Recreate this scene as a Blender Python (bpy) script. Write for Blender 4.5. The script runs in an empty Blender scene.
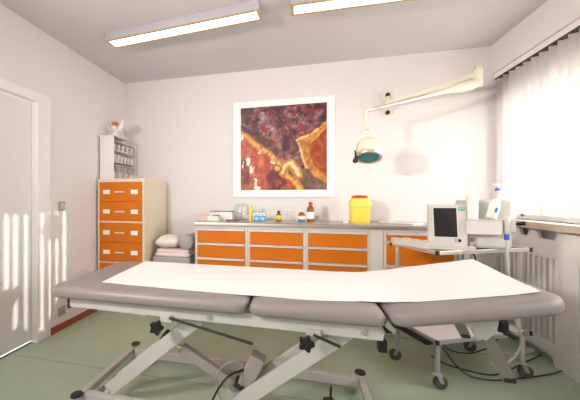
import bpy, bmesh, math, random
from mathutils import Vector, Matrix, noise
random.seed(7)
SC = bpy.context.scene
COL = SC.collection
PI = math.pi
# ------------------------------------------------------------------ camera
cam = bpy.data.objects.new('camera', bpy.data.cameras.new('camera'))
COL.objects.link(cam)
cam.location = (0, 0, 1.183)
cam.rotation_euler = (PI/2, 0, math.atan(73/300))
cam.data.sensor_width = 36
cam.data.lens = 300/580*36
cam.data.shift_x = 60/580
cam.data.shift_y = -1/580
cam.data.clip_start = 0.02
SC.camera = cam
# ------------------------------------------------------------------ world, sun, lights, exposure
w = bpy.data.worlds.new('world'); SC.world = w; w.use_nodes = True
w.node_tree.nodes['Background'].inputs[0].default_value = (1.0, 0.975, 0.965, 1)
w.node_tree.nodes['Background'].inputs[1].default_value = 9.0

def light(name, kind, loc, direction, power, color, **kw):
    d = bpy.data.lights.new(name, kind); d.energy = power; d.color = color
    for k, v in kw.items(): setattr(d, k, v)
    o = bpy.data.objects.new(name, d); COL.objects.link(o); o.location = loc
    o.rotation_euler = Vector(direction).to_track_quat('-Z', 'Y').to_euler()
    return o
light('sun', 'SUN', (6, 4, 4), (-3.88, -0.76, -0.95), 3.2, (1.0, 0.90, 0.82), angle=math.radians(0.55))
light('photo_lamp', 'AREA', (-1.86, -0.06, 1.86), (2.65, 3.30, -0.3), 22.5, (1.0, 0.925, 0.88), shape='DISK', size=0.30, spread=math.radians(105))
light('fill_behind', 'AREA', (-0.9, -1.15, 1.7), (0.55, 1.0, -0.15), 29, (1.0, 0.96, 0.935), shape='RECTANGLE', size=2.2, size_y=1.2)  # added soft fill from behind the camera
SC.view_settings.view_transform = 'Standard'
SC.view_settings.look = 'None'
SC.view_settings.gamma = 1
SC.view_settings.use_curve_mapping = False
SC.view_settings.exposure = 0.2

# ------------------------------------------------------------------ materials
def mat(name, col, rough=0.5, metal=0.0, spec=0.5, bump=0, bscale=200, vary=0, vscale=4, trans=0, emit=None, coat=0):
    m = bpy.data.materials.new(name); m.use_nodes = True
    nt = m.node_tree; b = nt.nodes['Principled BSDF']
    c = tuple(((x/255)/12.92 if x/255 <= 0.04045 else ((x/255+0.055)/1.055)**2.4) for x in col) + (1,)
    b.inputs['Base Color'].default_value = c
    b.inputs['Roughness'].default_value = rough
    b.inputs['Metallic'].default_value = metal
    b.inputs['Specular IOR Level'].default_value = spec
    if coat: b.inputs['Coat Weight'].default_value = coat
    if trans:
        b.inputs['Transmission Weight'].default_value = trans; b.inputs['IOR'].default_value = 1.3
    if emit:
        b.inputs['Emission Color'].default_value = emit[0]; b.inputs['Emission Strength'].default_value = emit[1]
    tc = nt.nodes.new('ShaderNodeTexCoord')
    if vary:
        n = nt.nodes.new('ShaderNodeTexNoise'); n.inputs['Scale'].default_value = vscale; n.inputs['Detail'].default_value = 6
        nt.links.new(tc.outputs['Object'], n.inputs['Vector'])
        r = nt.nodes.new('ShaderNodeMix'); r.data_type = 'RGBA'
        r.inputs['A'].default_value = tuple(x*(1-vary) for x in c[:3])+(1,)
        r.inputs['B'].default_value = tuple(min(1, x*(1+vary)) for x in c[:3])+(1,)
        nt.links.new(n.outputs['Fac'], r.inputs['Factor']); nt.links.new(r.outputs['Result'], b.inputs['Base Color'])
    if bump:
        n2 = nt.nodes.new('ShaderNodeTexNoise'); n2.inputs['Scale'].default_value = bscale; n2.inputs['Detail'].default_value = 3
        nt.links.new(tc.outputs['Object'], n2.inputs['Vector'])
        bp = nt.nodes.new('ShaderNodeBump'); bp.inputs['Strength'].default_value = bump; bp.inputs['Distance'].default_value = 0.002
        nt.links.new(n2.outputs['Fac'], bp.inputs['Height']); nt.links.new(bp.outputs['Normal'], b.inputs['Normal'])
    return m
WALL = mat('wall_paint', (226, 220, 218), 0.85, bump=0.25, bscale=260, vary=0.015)
CEIL = mat('ceiling_paint', (208, 203, 203), 0.9, bump=0.2, bscale=150)
WHITE = mat('white_lacquer', (236, 232, 229), 0.4)
FLOOR = mat('green_linoleum', (176, 192, 166), 0.42, vary=0.10, vscale=5, bump=0.08, bscale=90)
SEAM = mat('floor_seam', (128, 140, 112), 0.6)
SKIRT = mat('reddish_wood', (150, 78, 50), 0.45, vary=0.2, vscale=25)
CREAM = mat('cream_steel', (226, 212, 188), 0.45, vary=0.01)
HANDLE = mat('handle_metal', (224, 220, 216), 0.35, metal=0.35)
GREY_STEEL = mat('light_grey_steel', (214, 207, 198), 0.45)
ORANGE = mat('orange_laminate', (209, 112, 12), 0.5, spec=0.25, vary=0.05, vscale=8)
CHROME = mat('satin_metal', (222, 218, 214), 0.3, metal=0.85)
STEEL = mat('stainless_worktop', (190, 184, 178), 0.33, metal=0.9, bump=0.05, bscale=60)
CARD = mat('label_card', (240, 238, 235), 0.6)
TAUPE = mat('taupe_vinyl', (140, 132, 129), 0.42, bump=0.12, bscale=420, vary=0.02)
PAPER = mat('couch_paper', (240, 233, 230), 0.8, bump=0.15, bscale=30)
FRAMEW = mat('white_powder_coat', (192, 189, 184), 0.4)
BLACK = mat('black_plastic', (22, 21, 22), 0.45)
RUBBER = mat('dark_rubber', (52, 42, 42), 0.6)
DARKMETAL = mat('dark_metal', (70, 64, 60), 0.4, metal=0.6)
STRUTM = mat('brushed_grey', (140, 132, 122), 0.4, metal=0.5)
GREYP = mat('grey_plastic', (150, 143, 136), 0.5)
IVORY = mat('ivory_enamel', (230, 222, 204), 0.35)
DEVICE = mat('device_beige', (198, 194, 185), 0.5)
DEVICE2 = mat('device_pale_panel', (212, 208, 202), 0.5)
SCREEN = mat('screen_glass', (26, 25, 28), 0.15, coat=0.5)
TEAL = mat('teal_badge', (70, 170, 150), 0.5)
BLUE = mat('blue_plastic', (48, 92, 190), 0.45)
GLASSGREEN = mat('dark_green_glass', (36, 62, 54), 0.12)
PINKW = mat('pale_pink_blanket', (232, 214, 208), 0.9, bump=0.4, bscale=60)
PILLOWW = mat('cream_pillow', (236, 226, 216), 0.9, bump=0.4, bscale=40)
GREYF = mat('grey_vinyl', (168, 162, 160), 0.6)
YELLOW = mat('yellow_plastic', (250, 222, 92), 0.4)
RED = mat('red_plastic', (214, 44, 62), 0.4)
BROWN = mat('amber_glass', (140, 86, 24), 0.15, vary=0.2, vscale=20)
OLIVE = mat('olive_glass', (110, 104, 30), 0.2)
LABELW = mat('label_white', (238, 236, 228), 0.6)
LABELO = mat('label_orange', (222, 110, 60), 0.6)
LABELB = mat('label_blue', (70, 140, 190), 0.6)
LABELY = mat('label_yellow', (225, 200, 50), 0.6)
BOXBLUE = mat('box_blue', (50, 130, 190), 0.5)
CYAN = mat('box_cyan', (140, 205, 225), 0.5)
PURPLE = mat('purple_card', (160, 110, 170), 0.6)
GREEN = mat('green_card', (80, 170, 110), 0.6)
MINT = mat('mint_card', (70, 180, 150), 0.6)
PINK = mat('pink_card', (235, 190, 175), 0.6)
MAROON = mat('maroon_handle', (100, 50, 48), 0.4)
SILL = mat('beige_stone_sill', (208, 188, 168), 0.35, vary=0.12, vscale=30)
RACKP = mat('white_plastic_rack', (232, 228, 224), 0.4)
CUPS = mat('milky_plastic', (214, 206, 198), 0.5)
GREYTRIM = mat('lamp_housing', (172, 168, 174), 0.5)
LAMPTRIM = mat('lamp_warm_rim', (190, 165, 130), 0.5)
TUBE = mat('lit_diffuser', (250, 248, 235), 0.5, emit=((1.0, 0.96, 0.86, 1), 2.6))
TANP = mat('beige_plastic', (176, 164, 142), 0.5)
LENS = mat('teal_lens_glass', (60, 135, 142), 0.4, spec=0.2)

def clear_mat(name, fac, tint):
    m = bpy.data.materials.new(name); m.use_nodes = True; nt = m.node_tree
    out = nt.nodes['Material Output']; nt.nodes.remove(nt.nodes['Principled BSDF'])
    t = nt.nodes.new('ShaderNodeBsdfTransparent'); t.inputs[0].default_value = tint
    g = nt.nodes.new('ShaderNodeBsdfGlossy'); g.inputs['Roughness'].default_value = 0.05
    mx = nt.nodes.new('ShaderNodeMixShader'); mx.inputs[0].default_value = fac
    nt.links.new(t.outputs[0], mx.inputs[1]); nt.links.new(g.outputs[0], mx.inputs[2]); nt.links.new(mx.outputs[0], out.inputs[0])
    return m
PANE = clear_mat('window_pane', 0.06, (0.97, 0.98, 0.98, 1))
CLEAR = clear_mat('clear_plastic', 0.04, (0.975, 0.975, 0.975, 1))
def slat_mat():
    m = bpy.data.materials.new('blind_fabric'); m.use_nodes = True; nt = m.node_tree
    out = nt.nodes['Material Output']; nt.nodes.remove(nt.nodes['Principled BSDF'])
    d = nt.nodes.new('ShaderNodeBsdfDiffuse'); d.inputs[0].default_value = (0.70, 0.67, 0.66, 1)
    t = nt.nodes.new('ShaderNodeBsdfTranslucent'); t.inputs[0].default_value = (0.90, 0.87, 0.85, 1)
    mx = nt.nodes.new('ShaderNodeMixShader'); mx.inputs[0].default_value = 0.38
    nt.links.new(d.outputs[0], mx.inputs[1]); nt.links.new(t.outputs[0], mx.inputs[2]); nt.links.new(mx.outputs[0], out.inputs[0])
    return m
SLAT = slat_mat()

# ------------------------------------------------------------------ mesh helpers
def nb(): return bmesh.new()
def box(bm, x0, x1, y0, y1, z0, z1, bev=0.0, M=None, seg=2):
    r = bmesh.ops.create_cube(bm, size=1.0)
    vs = r['verts']
    mm = Matrix.Translation(((x0+x1)/2, (y0+y1)/2, (z0+z1)/2)) @ Matrix.Diagonal((abs(x1-x0), abs(y1-y0), abs(z1-z0), 1))
    bmesh.ops.transform(bm, matrix=mm, verts=vs)
    if bev:
        es = list({e for v in vs for e in v.link_edges})
        rr = bmesh.ops.bevel(bm, geom=es, offset=min(bev, 0.45*min(abs(x1-x0), abs(y1-y0), abs(z1-z0))), segments=seg, affect='EDGES', profile=0.5)
        vs = list({v for f in rr['faces'] for v in f.verts} | {v for v in vs if v.is_valid})
    if M is not None: bmesh.ops.transform(bm, matrix=M, verts=vs)
    return bm
def bar(bm, p0, p1, wy, wz, bev=0.002):
    """rectangular bar from p0 to p1; wy = width across, wz = depth in the plane that contains z"""
    p0, p1 = Vector(p0), Vector(p1); d = p1-p0; L = d.length; x = d.normalized()
    up = Vector((0, 0, 1)) if abs(x.z) < 0.98 else Vector((1, 0, 0))
    y = up.cross(x).normalized(); z = x.cross(y)
    M = Matrix((x, y, z)).transposed().to_4x4(); M.translation = (p0+p1)/2
    return box(bm, -L/2, L/2, -wy/2, wy/2, -wz/2, wz/2, bev, M)
def cyl(bm, p0, p1, r0, r1=None, n=20):
    if r1 is None: r1 = r0
    p0, p1 = Vector(p0), Vector(p1); d = p1-p0
    M = d.to_track_quat('Z', 'Y').to_matrix().to_4x4(); M.translation = (p0+p1)/2
    bmesh.ops.create_cone(bm, cap_ends=True, cap_tris=False, segments=n, radius1=r0, radius2=r1, depth=d.length, matrix=M)
    return bm
def lathe(bm, prof, c=(0, 0, 0), n=28, M=None, sx=1, sy=1, loop=False):
    rings = []
    for r, z in prof:
        rings.append([bm.verts.new((c[0]+r*sx*math.cos(2*PI*i/n), c[1]+r*sy*math.sin(2*PI*i/n), c[2]+z)) for i in range(n)])
    vs = [v for q in rings for v in q]
    for a, b in zip(rings, rings[1:]):
        for i in range(n): bm.faces.new((a[i], a[(i+1) % n], b[(i+1) % n], b[i]))
    if loop:
        a, b = rings[-1], rings[0]
        for i in range(n): bm.faces.new((a[i], a[(i+1) % n], b[(i+1) % n], b[i]))
    else:
        if prof[0][0] > 1e-5: bm.faces.new(rings[0][::-1])
        if prof[-1][0] > 1e-5: bm.faces.new(rings[-1])
    if M is not None: bmesh.ops.transform(bm, matrix=M, verts=vs)
    return bm
def spline(pts, k=8):
    pts = [Vector(p) for p in pts]; out = []
    P = [pts[0]*2-pts[1]] + pts + [pts[-1]*2-pts[-2]]
    for i in range(1, len(P)-2):
        a, b, c, d = P[i-1:i+3]
        for j in range(k):
            t = j/k
            out.append(0.5*((2*b)+(c-a)*t+(2*a-5*b+4*c-d)*t*t+(3*b-a-3*c+d)*t**3))
    out.append(pts[-1]); return out
def tube(bm, pts, r, n=10, smooth=True, k=8):
    P = spline(pts, k) if smooth else [Vector(p) for p in pts]
    rings = []; prev = None
    for i, p in enumerate(P):
        t = (P[min(i+1, len(P)-1)]-P[max(i-1, 0)]).normalized()
        if prev is None:
            u = t.orthogonal().normalized()
        else:
            u = (prev - t*prev.dot(t)).normalized()
        prev = u; v = t.cross(u)
        rr = r(i/(len(P)-1)) if callable(r) else r
        rings.append([bm.verts.new(p+u*rr*math.cos(2*PI*a/n)+v*rr*math.sin(2*PI*a/n)) for a in range(n)])
    for a, b in zip(rings, rings[1:]):
        for i in range(n): bm.faces.new((a[i], a[(i+1) % n], b[(i+1) % n], b[i]))
    bm.faces.new(rings[0][::-1]); bm.faces.new(rings[-1]); return bm
def prism(bm, poly, axis, a0, a1):
    """poly: 2D outline; axis 'x' -> (y,z), 'y' -> (x,z), 'z' -> (x,y)"""
    def P(u, v, a): return {'x': (a, u, v), 'y': (u, a, v), 'z': (u, v, a)}[axis]
    A = [bm.verts.new(P(u, v, a0)) for u, v in poly]; B = [bm.verts.new(P(u, v, a1)) for u, v in poly]
    bm.faces.new(A); bm.faces.new(B[::-1]); n = len(A)
    for i in range(n): bm.faces.new((A[i], B[i], B[(i+1) % n], A[(i+1) % n]))
    return bm
def rrect(x0, x1, y0, y1, r, k=8):
    o = []
    for cx, cy, a in ((x1-r, y1-r, 0), (x0+r, y1-r, PI/2), (x0+r, y0+r, PI), (x1-r, y0+r, 3*PI/2)):
        for i in range(k+1):
            t = a+PI/2*i/k; o.append((cx+r*math.cos(t), cy+r*math.sin(t)))
    return o
def slab(bm, x0, x1, y0, y1, z0, z1, rp, re, k=6, crown=0.0, M=None):
    """soft upholstered slab, plan corner radius rp, edge radius re"""
    layers = []
    for i in range(k+1):
        t = -PI/2+PI/2*i/k; layers.append((re*(1-math.cos(t)), z0+re+re*math.sin(t)))
    for i in range(k+1):
        t = PI/2*i/k; layers.append((re*(1-math.cos(t)), z1-re+re*math.sin(t)))
    if crown: layers += [(re+0.04, z1+crown*0.6), (re+0.09, z1+crown)]
    rings = []
    for ins, z in layers:
        q = rrect(x0+ins, x1-ins, y0+ins, y1-ins, max(rp-ins, 0.004))
        rings.append([bm.verts.new((x, y, z)) for x, y in q])
    vs = [v for q in rings for v in q]; n = len(rings[0])
    for a, b in zip(rings, rings[1:]):
        for i in range(n): bm.faces.new((a[i], a[(i+1) % n], b[(i+1) % n], b[i]))
    bm.faces.new(rings[0][::-1]); bm.faces.new(rings[-1])
    if M is not None: bmesh.ops.transform(bm, matrix=M, verts=vs)
    return bm
def rotm(c, ang, axis='Z'):
    return Matrix.Translation(c) @ Matrix.Rotation(ang, 4, axis) @ Matrix.Translation(-Vector(c))

def chain(p):
    M = Matrix.Identity(4)
    while p is not None: M = p.matrix_basis @ M; p = p.parent
    return M
def obj(name, bm, m, parent=None, world=False, smooth=False, ang=40, origin=None):
    """links one mesh; world=True: bm is in world coordinates although it gets a parent"""
    if parent is not None and world:
        bmesh.ops.transform(bm, matrix=chain(parent).inverted(), verts=bm.verts)
    if origin is not None:
        bmesh.ops.transform(bm, matrix=Matrix.Translation(-Vector(origin)), verts=bm.verts)
    bmesh.ops.recalc_face_normals(bm, faces=bm.faces)
    me = bpy.data.meshes.new(name); bm.to_mesh(me); bm.free()
    me.materials.append(m)
    if smooth:
        for p in me.polygons: p.use_smooth = True
        try: me.set_sharp_from_angle(angle=math.radians(ang))
        except Exception: pass
    o = bpy.data.objects.new(name, me); COL.objects.link(o)
    if origin is not None: o.location = origin
    if parent is not None: o.parent = parent
    return o
def tag(o, label, cat, group=None, kind=None):
    if label: o['label'] = label
    if cat: o['category'] = cat
    if group: o['group'] = group
    if kind: o['kind'] = kind
    return o
def thing(name, label, cat, loc=(0, 0, 0), rz=0, group=None):
    o = bpy.data.objects.new(name, None); COL.objects.link(o); o.empty_display_size = 0.05
    o.location = loc; o.rotation_euler = (0, 0, rz)
    return tag(o, label, cat, group)
def struct(name, bm, m, parent=None, **kw):
    o = obj(name, bm, m, parent, **kw)
    if parent is None: o['kind'] = 'structure'
    return o
def dup(root, loc, label, rz=None):
    def cp(o, par):
        c = o.copy(); COL.objects.link(c); c.parent = par
        for ch in list(o.children): cp(ch, c)
        return c
    kids = list(root.children)
    r = root.copy(); COL.objects.link(r); r.location = loc
    if rz is not None: r.rotation_euler = (0, 0, rz)
    r['label'] = label
    for k in kids: cp(k, r)
    return r

# ================================================================== SETTING
XL, YB, H = -2.13, 3.27, 2.6
XR = 1.792; YF = -1.4
struct('floor', box(nb(), XL-0.3, XR+0.3, YF-0.1, YB+0.1, -0.05, 0), FLOOR)
struct('trim_1', box(nb(), XL+0.0, XR-0.1, 1.822, 1.8255, 0.0, 0.0008), SEAM)
struct('ceiling', box(nb(), XL-0.1, XR+0.3, YF-0.1, YB+0.1, H, H+0.1), CEIL)
struct('wall_back', box(nb(), XL-0.1, XR+0.3, YB, YB+0.1, 0, H), WALL)
struct('wall_front', box(nb(), XL-0.1, XR+0.3, YF-0.1, YF, 0, H), WALL)
DY0, DY1, DZ = 0.95, 2.03, 1.985
b = nb()
box(b, XL-0.12, XL, YF, DY0, 0, H); box(b, XL-0.12, XL, DY1, YB, 0, H); box(b, XL-0.12, XL, DY0, DY1, DZ, H)
struct('wall_left', b, WALL)
# door
b = nb(); box(b, XL-0.085, XL-0.05, DY0+0.01, DY1-0.005, 0.015, DZ-0.008, 0.002)
dr = struct('door_1', b, mat('door_grey_white', (226, 222, 220), 0.5))
b = nb(); box(b, XL-0.06, XL-0.038, DY0, DY1-0.004, 0, 0.004)
struct('trim_2', b, RUBBER)
b = nb()
box(b, XL-0.05, XL+0.012, DY1-0.01, DY1+0.125, 0, DZ+0.075, 0.004)
box(b, XL-0.05, XL+0.012, DY0-0.11, DY0+0.01, 0, DZ+0.075, 0.004)
box(b, XL-0.05, XL+0.012, DY0+0.01, DY1-0.01, DZ-0.005, DZ+0.075, 0.004)
struct('trim_3', b, WHITE)
b = nb(); box(b, XL-0.05, XL-0.045, DY1-0.03, DY1-0.0, 0, DZ)
# handle of the door (towards the hinge far side, outside the picture)
h = nb(); cyl(h, (XL-0.05, 1.05, 1.05), (XL+0.005, 1.05, 1.05), 0.01); cyl(h, (XL+0.0, 1.05, 1.05), (XL+0.0, 1.17, 1.05), 0.009)
b.free(); obj('door_handle', h, CHROME, dr, smooth=True)
struct('baseboard_left', box(nb(), XL, XL+0.014, DY1+0.127, YB, 0, 0.06, 0.003), SKIRT)
struct('baseboard_back', box(nb(), XL+0.014, XR-0.09, YB-0.014, YB, 0, 0.06, 0.003), SKIRT)
# right wall with window opening
WY0, WY1, WZ0, WZ1 = -0.2, 3.19, 1.03, 2.115
b = nb()
box(b, XR, XR+0.25, YF, YB, 0, WZ0-0.02); box(b, XR, XR+0.25, YF, YB, WZ1, H)
box(b, XR, XR+0.25, YF, WY0, WZ0-0.02, WZ1); box(b, XR, XR+0.25, WY1, YB, WZ0-0.02, WZ1)
struct('wall_right', b, WALL)
SOX = 1.694
struct('wall_soffit', box(nb(), SOX, XR, YF, YB, 2.335, H), WALL)
struct('trim_5', box(nb(), 1.712, 1.785, YF+0.01, YB-0.001, 2.2885, 2.3345, 0.003), WHITE)
# window
win = nb()
box(win, XR+0.08, XR+0.14, WY0, WY1, WZ0-0.02, WZ0+0.04, 0.004); box(win, XR+0.08, XR+0.14, WY0, WY1, WZ1-0.05, WZ1, 0.004)
for y in (WY0, 0.97, 2.15, WY1-0.05): box(win, XR+0.08, XR+0.14, y, y+0.05, WZ0, WZ1-0.04, 0.004)
wn = struct('window_1', win, WHITE)
for k, (a, c) in enumerate(((WY0+0.05, 0.97), (1.02, 2.15), (2.20, WY1-0.05))):
    obj('pane', box(nb(), XR+0.105, XR+0.111, a, c, WZ0+0.04, WZ1-0.05), PANE, wn)
# sill
struct('trim_4', box(nb(), 1.695, XR+0.08, YF, YB-0.001, 0.957, 1.010, 0.006), SILL)
# outside ground
struct('ground', box(nb(), XR+0.6, XR+14, -8, 14, -1.2, -1.1), mat('pale_paving', (215, 208, 198), 0.9, vary=0.1))

# radiator cover
rc = thing('radiator_cover', 'white slotted wooden radiator cover under the window sill', 'radiator cover', (1.72, 2.9, 0))
b = nb(); CX0, CX1 = 1.72, 1.742
mods = [(2.60, 3.235)] + [(2.60-0.835*i, 3.235-0.835*i) for i in range(1, 5)]
for (a, c) in mods:
    # top rail with cut outs at its upper edge
    poly = [(c+0.1 if a == 2.60 else c, 0.755)]
    top = 0.945
    p = [(a-0.2, 0.755), (c, 0.755), (c, top), (c-0.045, top), (c-0.06, top-0.002)]
    notch = [(a+0.36, top), (a+0.33, top-0.055), (a+0.20+0.0, top-0.055), (a+0.17, top)]
    nt_ = [(a-0.02, top), (a-0.05, top-0.055), (a-0.13, top-0.055), (a-0.16, top)]
    ntA = [(a+0.35, top), (a+0.32, top-0.05), (a+0.26, top-0.05), (a+0.23, top)]
    ntB = [(a+0.16, top), (a+0.13, top-0.055), (a-0.01, top-0.055), (a-0.04, top)]
    prism(b, [(a-0.2, 0.755), (c, 0.755), (c, top)] + ntA + ntB + [(a-0.2, top)], 'x', CX0, CX1)
    # bars between the slots
    pitch = 0.0545; y = a; n = int((c-a)/pitch)
    for i in range(n+1):
        yy = a+i*pitch+0.013
        if yy+0.026 > c: break
        box(b, CX0, CX1, yy, min(yy+0.029, c), 0.157, 0.757)
    box(b, CX0, CX1, a-0.2, a-0.012+0.0, 0.0, 0.757)          # solid upright, down to the floor
    prism(b, [(a-0.012, 0.0), (a+0.02, 0.07), (c, 0.07), (c, 0.16), (a-0.012, 0.16)], 'x', CX0, CX1)
box(b, CX0, CX1, 3.235, YB-0.001, 0.0, 0.945)
obj('front_panel', b, WHITE, rc, world=True)
b = nb()
for i in range(14):
    box(b, 1.757, 1.787, 2.30+i*0.066, 2.355+i*0.066, 0.15, 0.82, 0.008)
box(b, 1.765, 1.782, 2.30, 3.22, 0.17, 0.20); box(b, 1.765, 1.782, 2.30, 3.22, 0.78, 0.81)
tag(obj('radiator', b, WHITE), 'pale panel radiator behind the slots of the cover', 'radiator')
# vertical blinds
bl = thing('vertical_blind', 'white vertical slat blind hanging in front of the window', 'blind', (1.745, 2.0, 2.32))
obj('head_rail', box(nb(), 1.708, 1.788, YF+0.5, 3.25, 2.276, 2.288, 0.002), DARKMETAL, bl, world=True)
y = 3.20; i = 0
sl_me = None
ang = math.radians(-25)
while y > -0.3:
    a2 = ang + random.uniform(-0.05, 0.05) + (0.25 if i in (1, 7) else 0)
    if sl_me is None:
        b = nb(); k = 8; wdt = 0.089
        A = []
        for q in range(k+1):
            u = (q/k-0.5)*wdt; bow = 0.006*(1-(2*u/wdt)**2)
            A.append((u, bow))
        poly = A + [(u, v-0.0012) for u, v in A[::-1]]
        prism(b, poly, 'z', 1.058-2.32, 2.275-2.32)
        s0 = obj('slat', b, SLAT, bl, smooth=True, ang=30); sl_me = s0
        s = s0
    else:
        s = sl_me.copy(); COL.objects.link(s); s.parent = bl
    s.location = (1.748-1.745, y-2.0, 0); s.rotation_euler = (0, 0, a2)
    y -= 0.084; i += 1

# switch and socket on the left wall
b = nb(); box(b, XL, XL+0.012, 2.245, 2.315, 1.08, 1.16, 0.003)
sw = tag(obj('light_switch', b, TANP, origin=(XL, 2.28, 1.12)), 'beige light switch on the wall beside the door frame', 'switch')
obj('rocker', box(nb(), XL+0.011, XL+0.017, 2.258, 2.302, 1.095, 1.145, 0.002), DEVICE, sw, world=True)
b = nb(); box(b, XL, XL+0.012, 2.24, 2.32, 0.128, 0.208, 0.003)
so = tag(obj('wall_socket', b, TANP, origin=(XL, 2.28, 0.168)), 'beige power socket low on the wall above the wooden baseboard', 'socket')
b = nb(); cyl(b, (XL+0.011, 2.28, 0.168), (XL+0.0135, 2.28, 0.168), 0.021); obj('socket_face', b, GREYP, so, world=True)

# ================================================================== CEILING LAMPS
def ceiling_lamp(loc, rz, label):
    t = thing('ceiling_lamp', label, 'ceiling lamp', loc, rz, 'fluorescent ceiling lamps')
    L, W = 1.34, 0.135
    obj('housing', box(nb(), 0, L, -W/2, W/2, -0.062, 0, 0.003), GREYTRIM, t)
    b = nb()
    box(b, 0, L, -W/2, -W/2+0.020, -0.07, -0.0625); box(b, 0, L, W/2-0.020, W/2, -0.07, -0.0625)
    box(b, 0, 0.022, -W/2+0.020, W/2-0.020, -0.07, -0.0625); box(b, L-0.022, L, -W/2+0.020, W/2-0.020, -0.07, -0.0625)
    obj('rim', b, LAMPTRIM, t)
    obj('diffuser', box(nb(), 0.023, L-0.023, -W/2+0.021, W/2-0.021, -0.068, -0.0625), TUBE, t)
    return t
ceiling_lamp((-1.635, 2.30, H), math.radians(-4.9), 'long flat ceiling lamp on the left, both of its ends in view')
ceiling_lamp((-0.085, 2.19, H), math.radians(1.0), 'ceiling lamp right of the other one, cut off by the top of the photo')

# ================================================================== PAINTING
PX0, PX1, PZ0, PZ1 = -0.752, 0.322, 1.205, 2.252
pt = thing('wall_painting', 'square abstract painting in reds, purples and ochre in a white frame on the back wall', 'painting', ((PX0+PX1)/2, YB, PZ0))
b = nb(); box(b, PX0, PX1, YB-0.022, YB-0.001, PZ0, PZ1, 0.002)
obj('white_frame', b, mat('frame_white', (244, 242, 242), 0.5), pt, world=True)
IX0, IX1, IZ0, IZ1 = -0.668, 0.240, 1.280, 2.183
def seg_d(p, pts):
    best = 9
    for (ax, ay), (bx, by) in zip(pts, pts[1:]):
        dx, dy = bx-ax, by-ay; t = max(0, min(1, ((p[0]-ax)*dx+(p[1]-ay)*dy)/(dx*dx+dy*dy)))
        best = min(best, math.hypot(p[0]-ax-t*dx, p[1]-ay-t*dy))
    return best
def inside(p, poly):
    c = False; n = len(poly)
    for i in range(n):
        (x1, y1), (x2, y2) = poly[i], poly[(i+1) % n]
        if (y1 > p[1]) != (y2 > p[1]) and p[0] < (x2-x1)*(p[1]-y1)/(y2-y1)+x1: c = not c
    return c
def mixc(a, c, t): t = max(0, min(1, t)); return tuple(a[i]*(1-t)+c[i]*t for i in range(3))
def sm(e0, e1, x): t = max(0, min(1, (x-e0)/(e1-e0))); return t*t*(3-2*t)
LOWER = [(-.1, .74), (.07, .66), (.17, .55), (.33, .44), (.45, .33), (.55, .18), (.68, .06), (.75, -.1), (-.1, -.1)]
BAND = LOWER[:8]
LOBE = [(1.1, .90), (1.0, .80), (.90, .70), (.80, .635), (.66, .585), (.685, .52), (.72, .44), (.745, .34), (.77, .26), (.86, .17), (1.1, .0)]
CORE = [(1.1, .76), (.96, .66), (.84, .56), (.81, .42), (.86, .28), (1.1, .12)]
GREYP_ = [(.60, .28), (.70, .24), (.80, .22), (1.1, -.02), (1.1, -.1), (.72, -.1), (.66, .10), (.60, .18)]
HOOK = [(.50, .20), (.545, .29), (.60, .315), (.66, .25), (.69, .17)]
OCH = [(.52, .27), (.55, .34), (.60, .33), (.72, .25), (.70, .20), (.66, .13), (.55, .14)]
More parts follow.
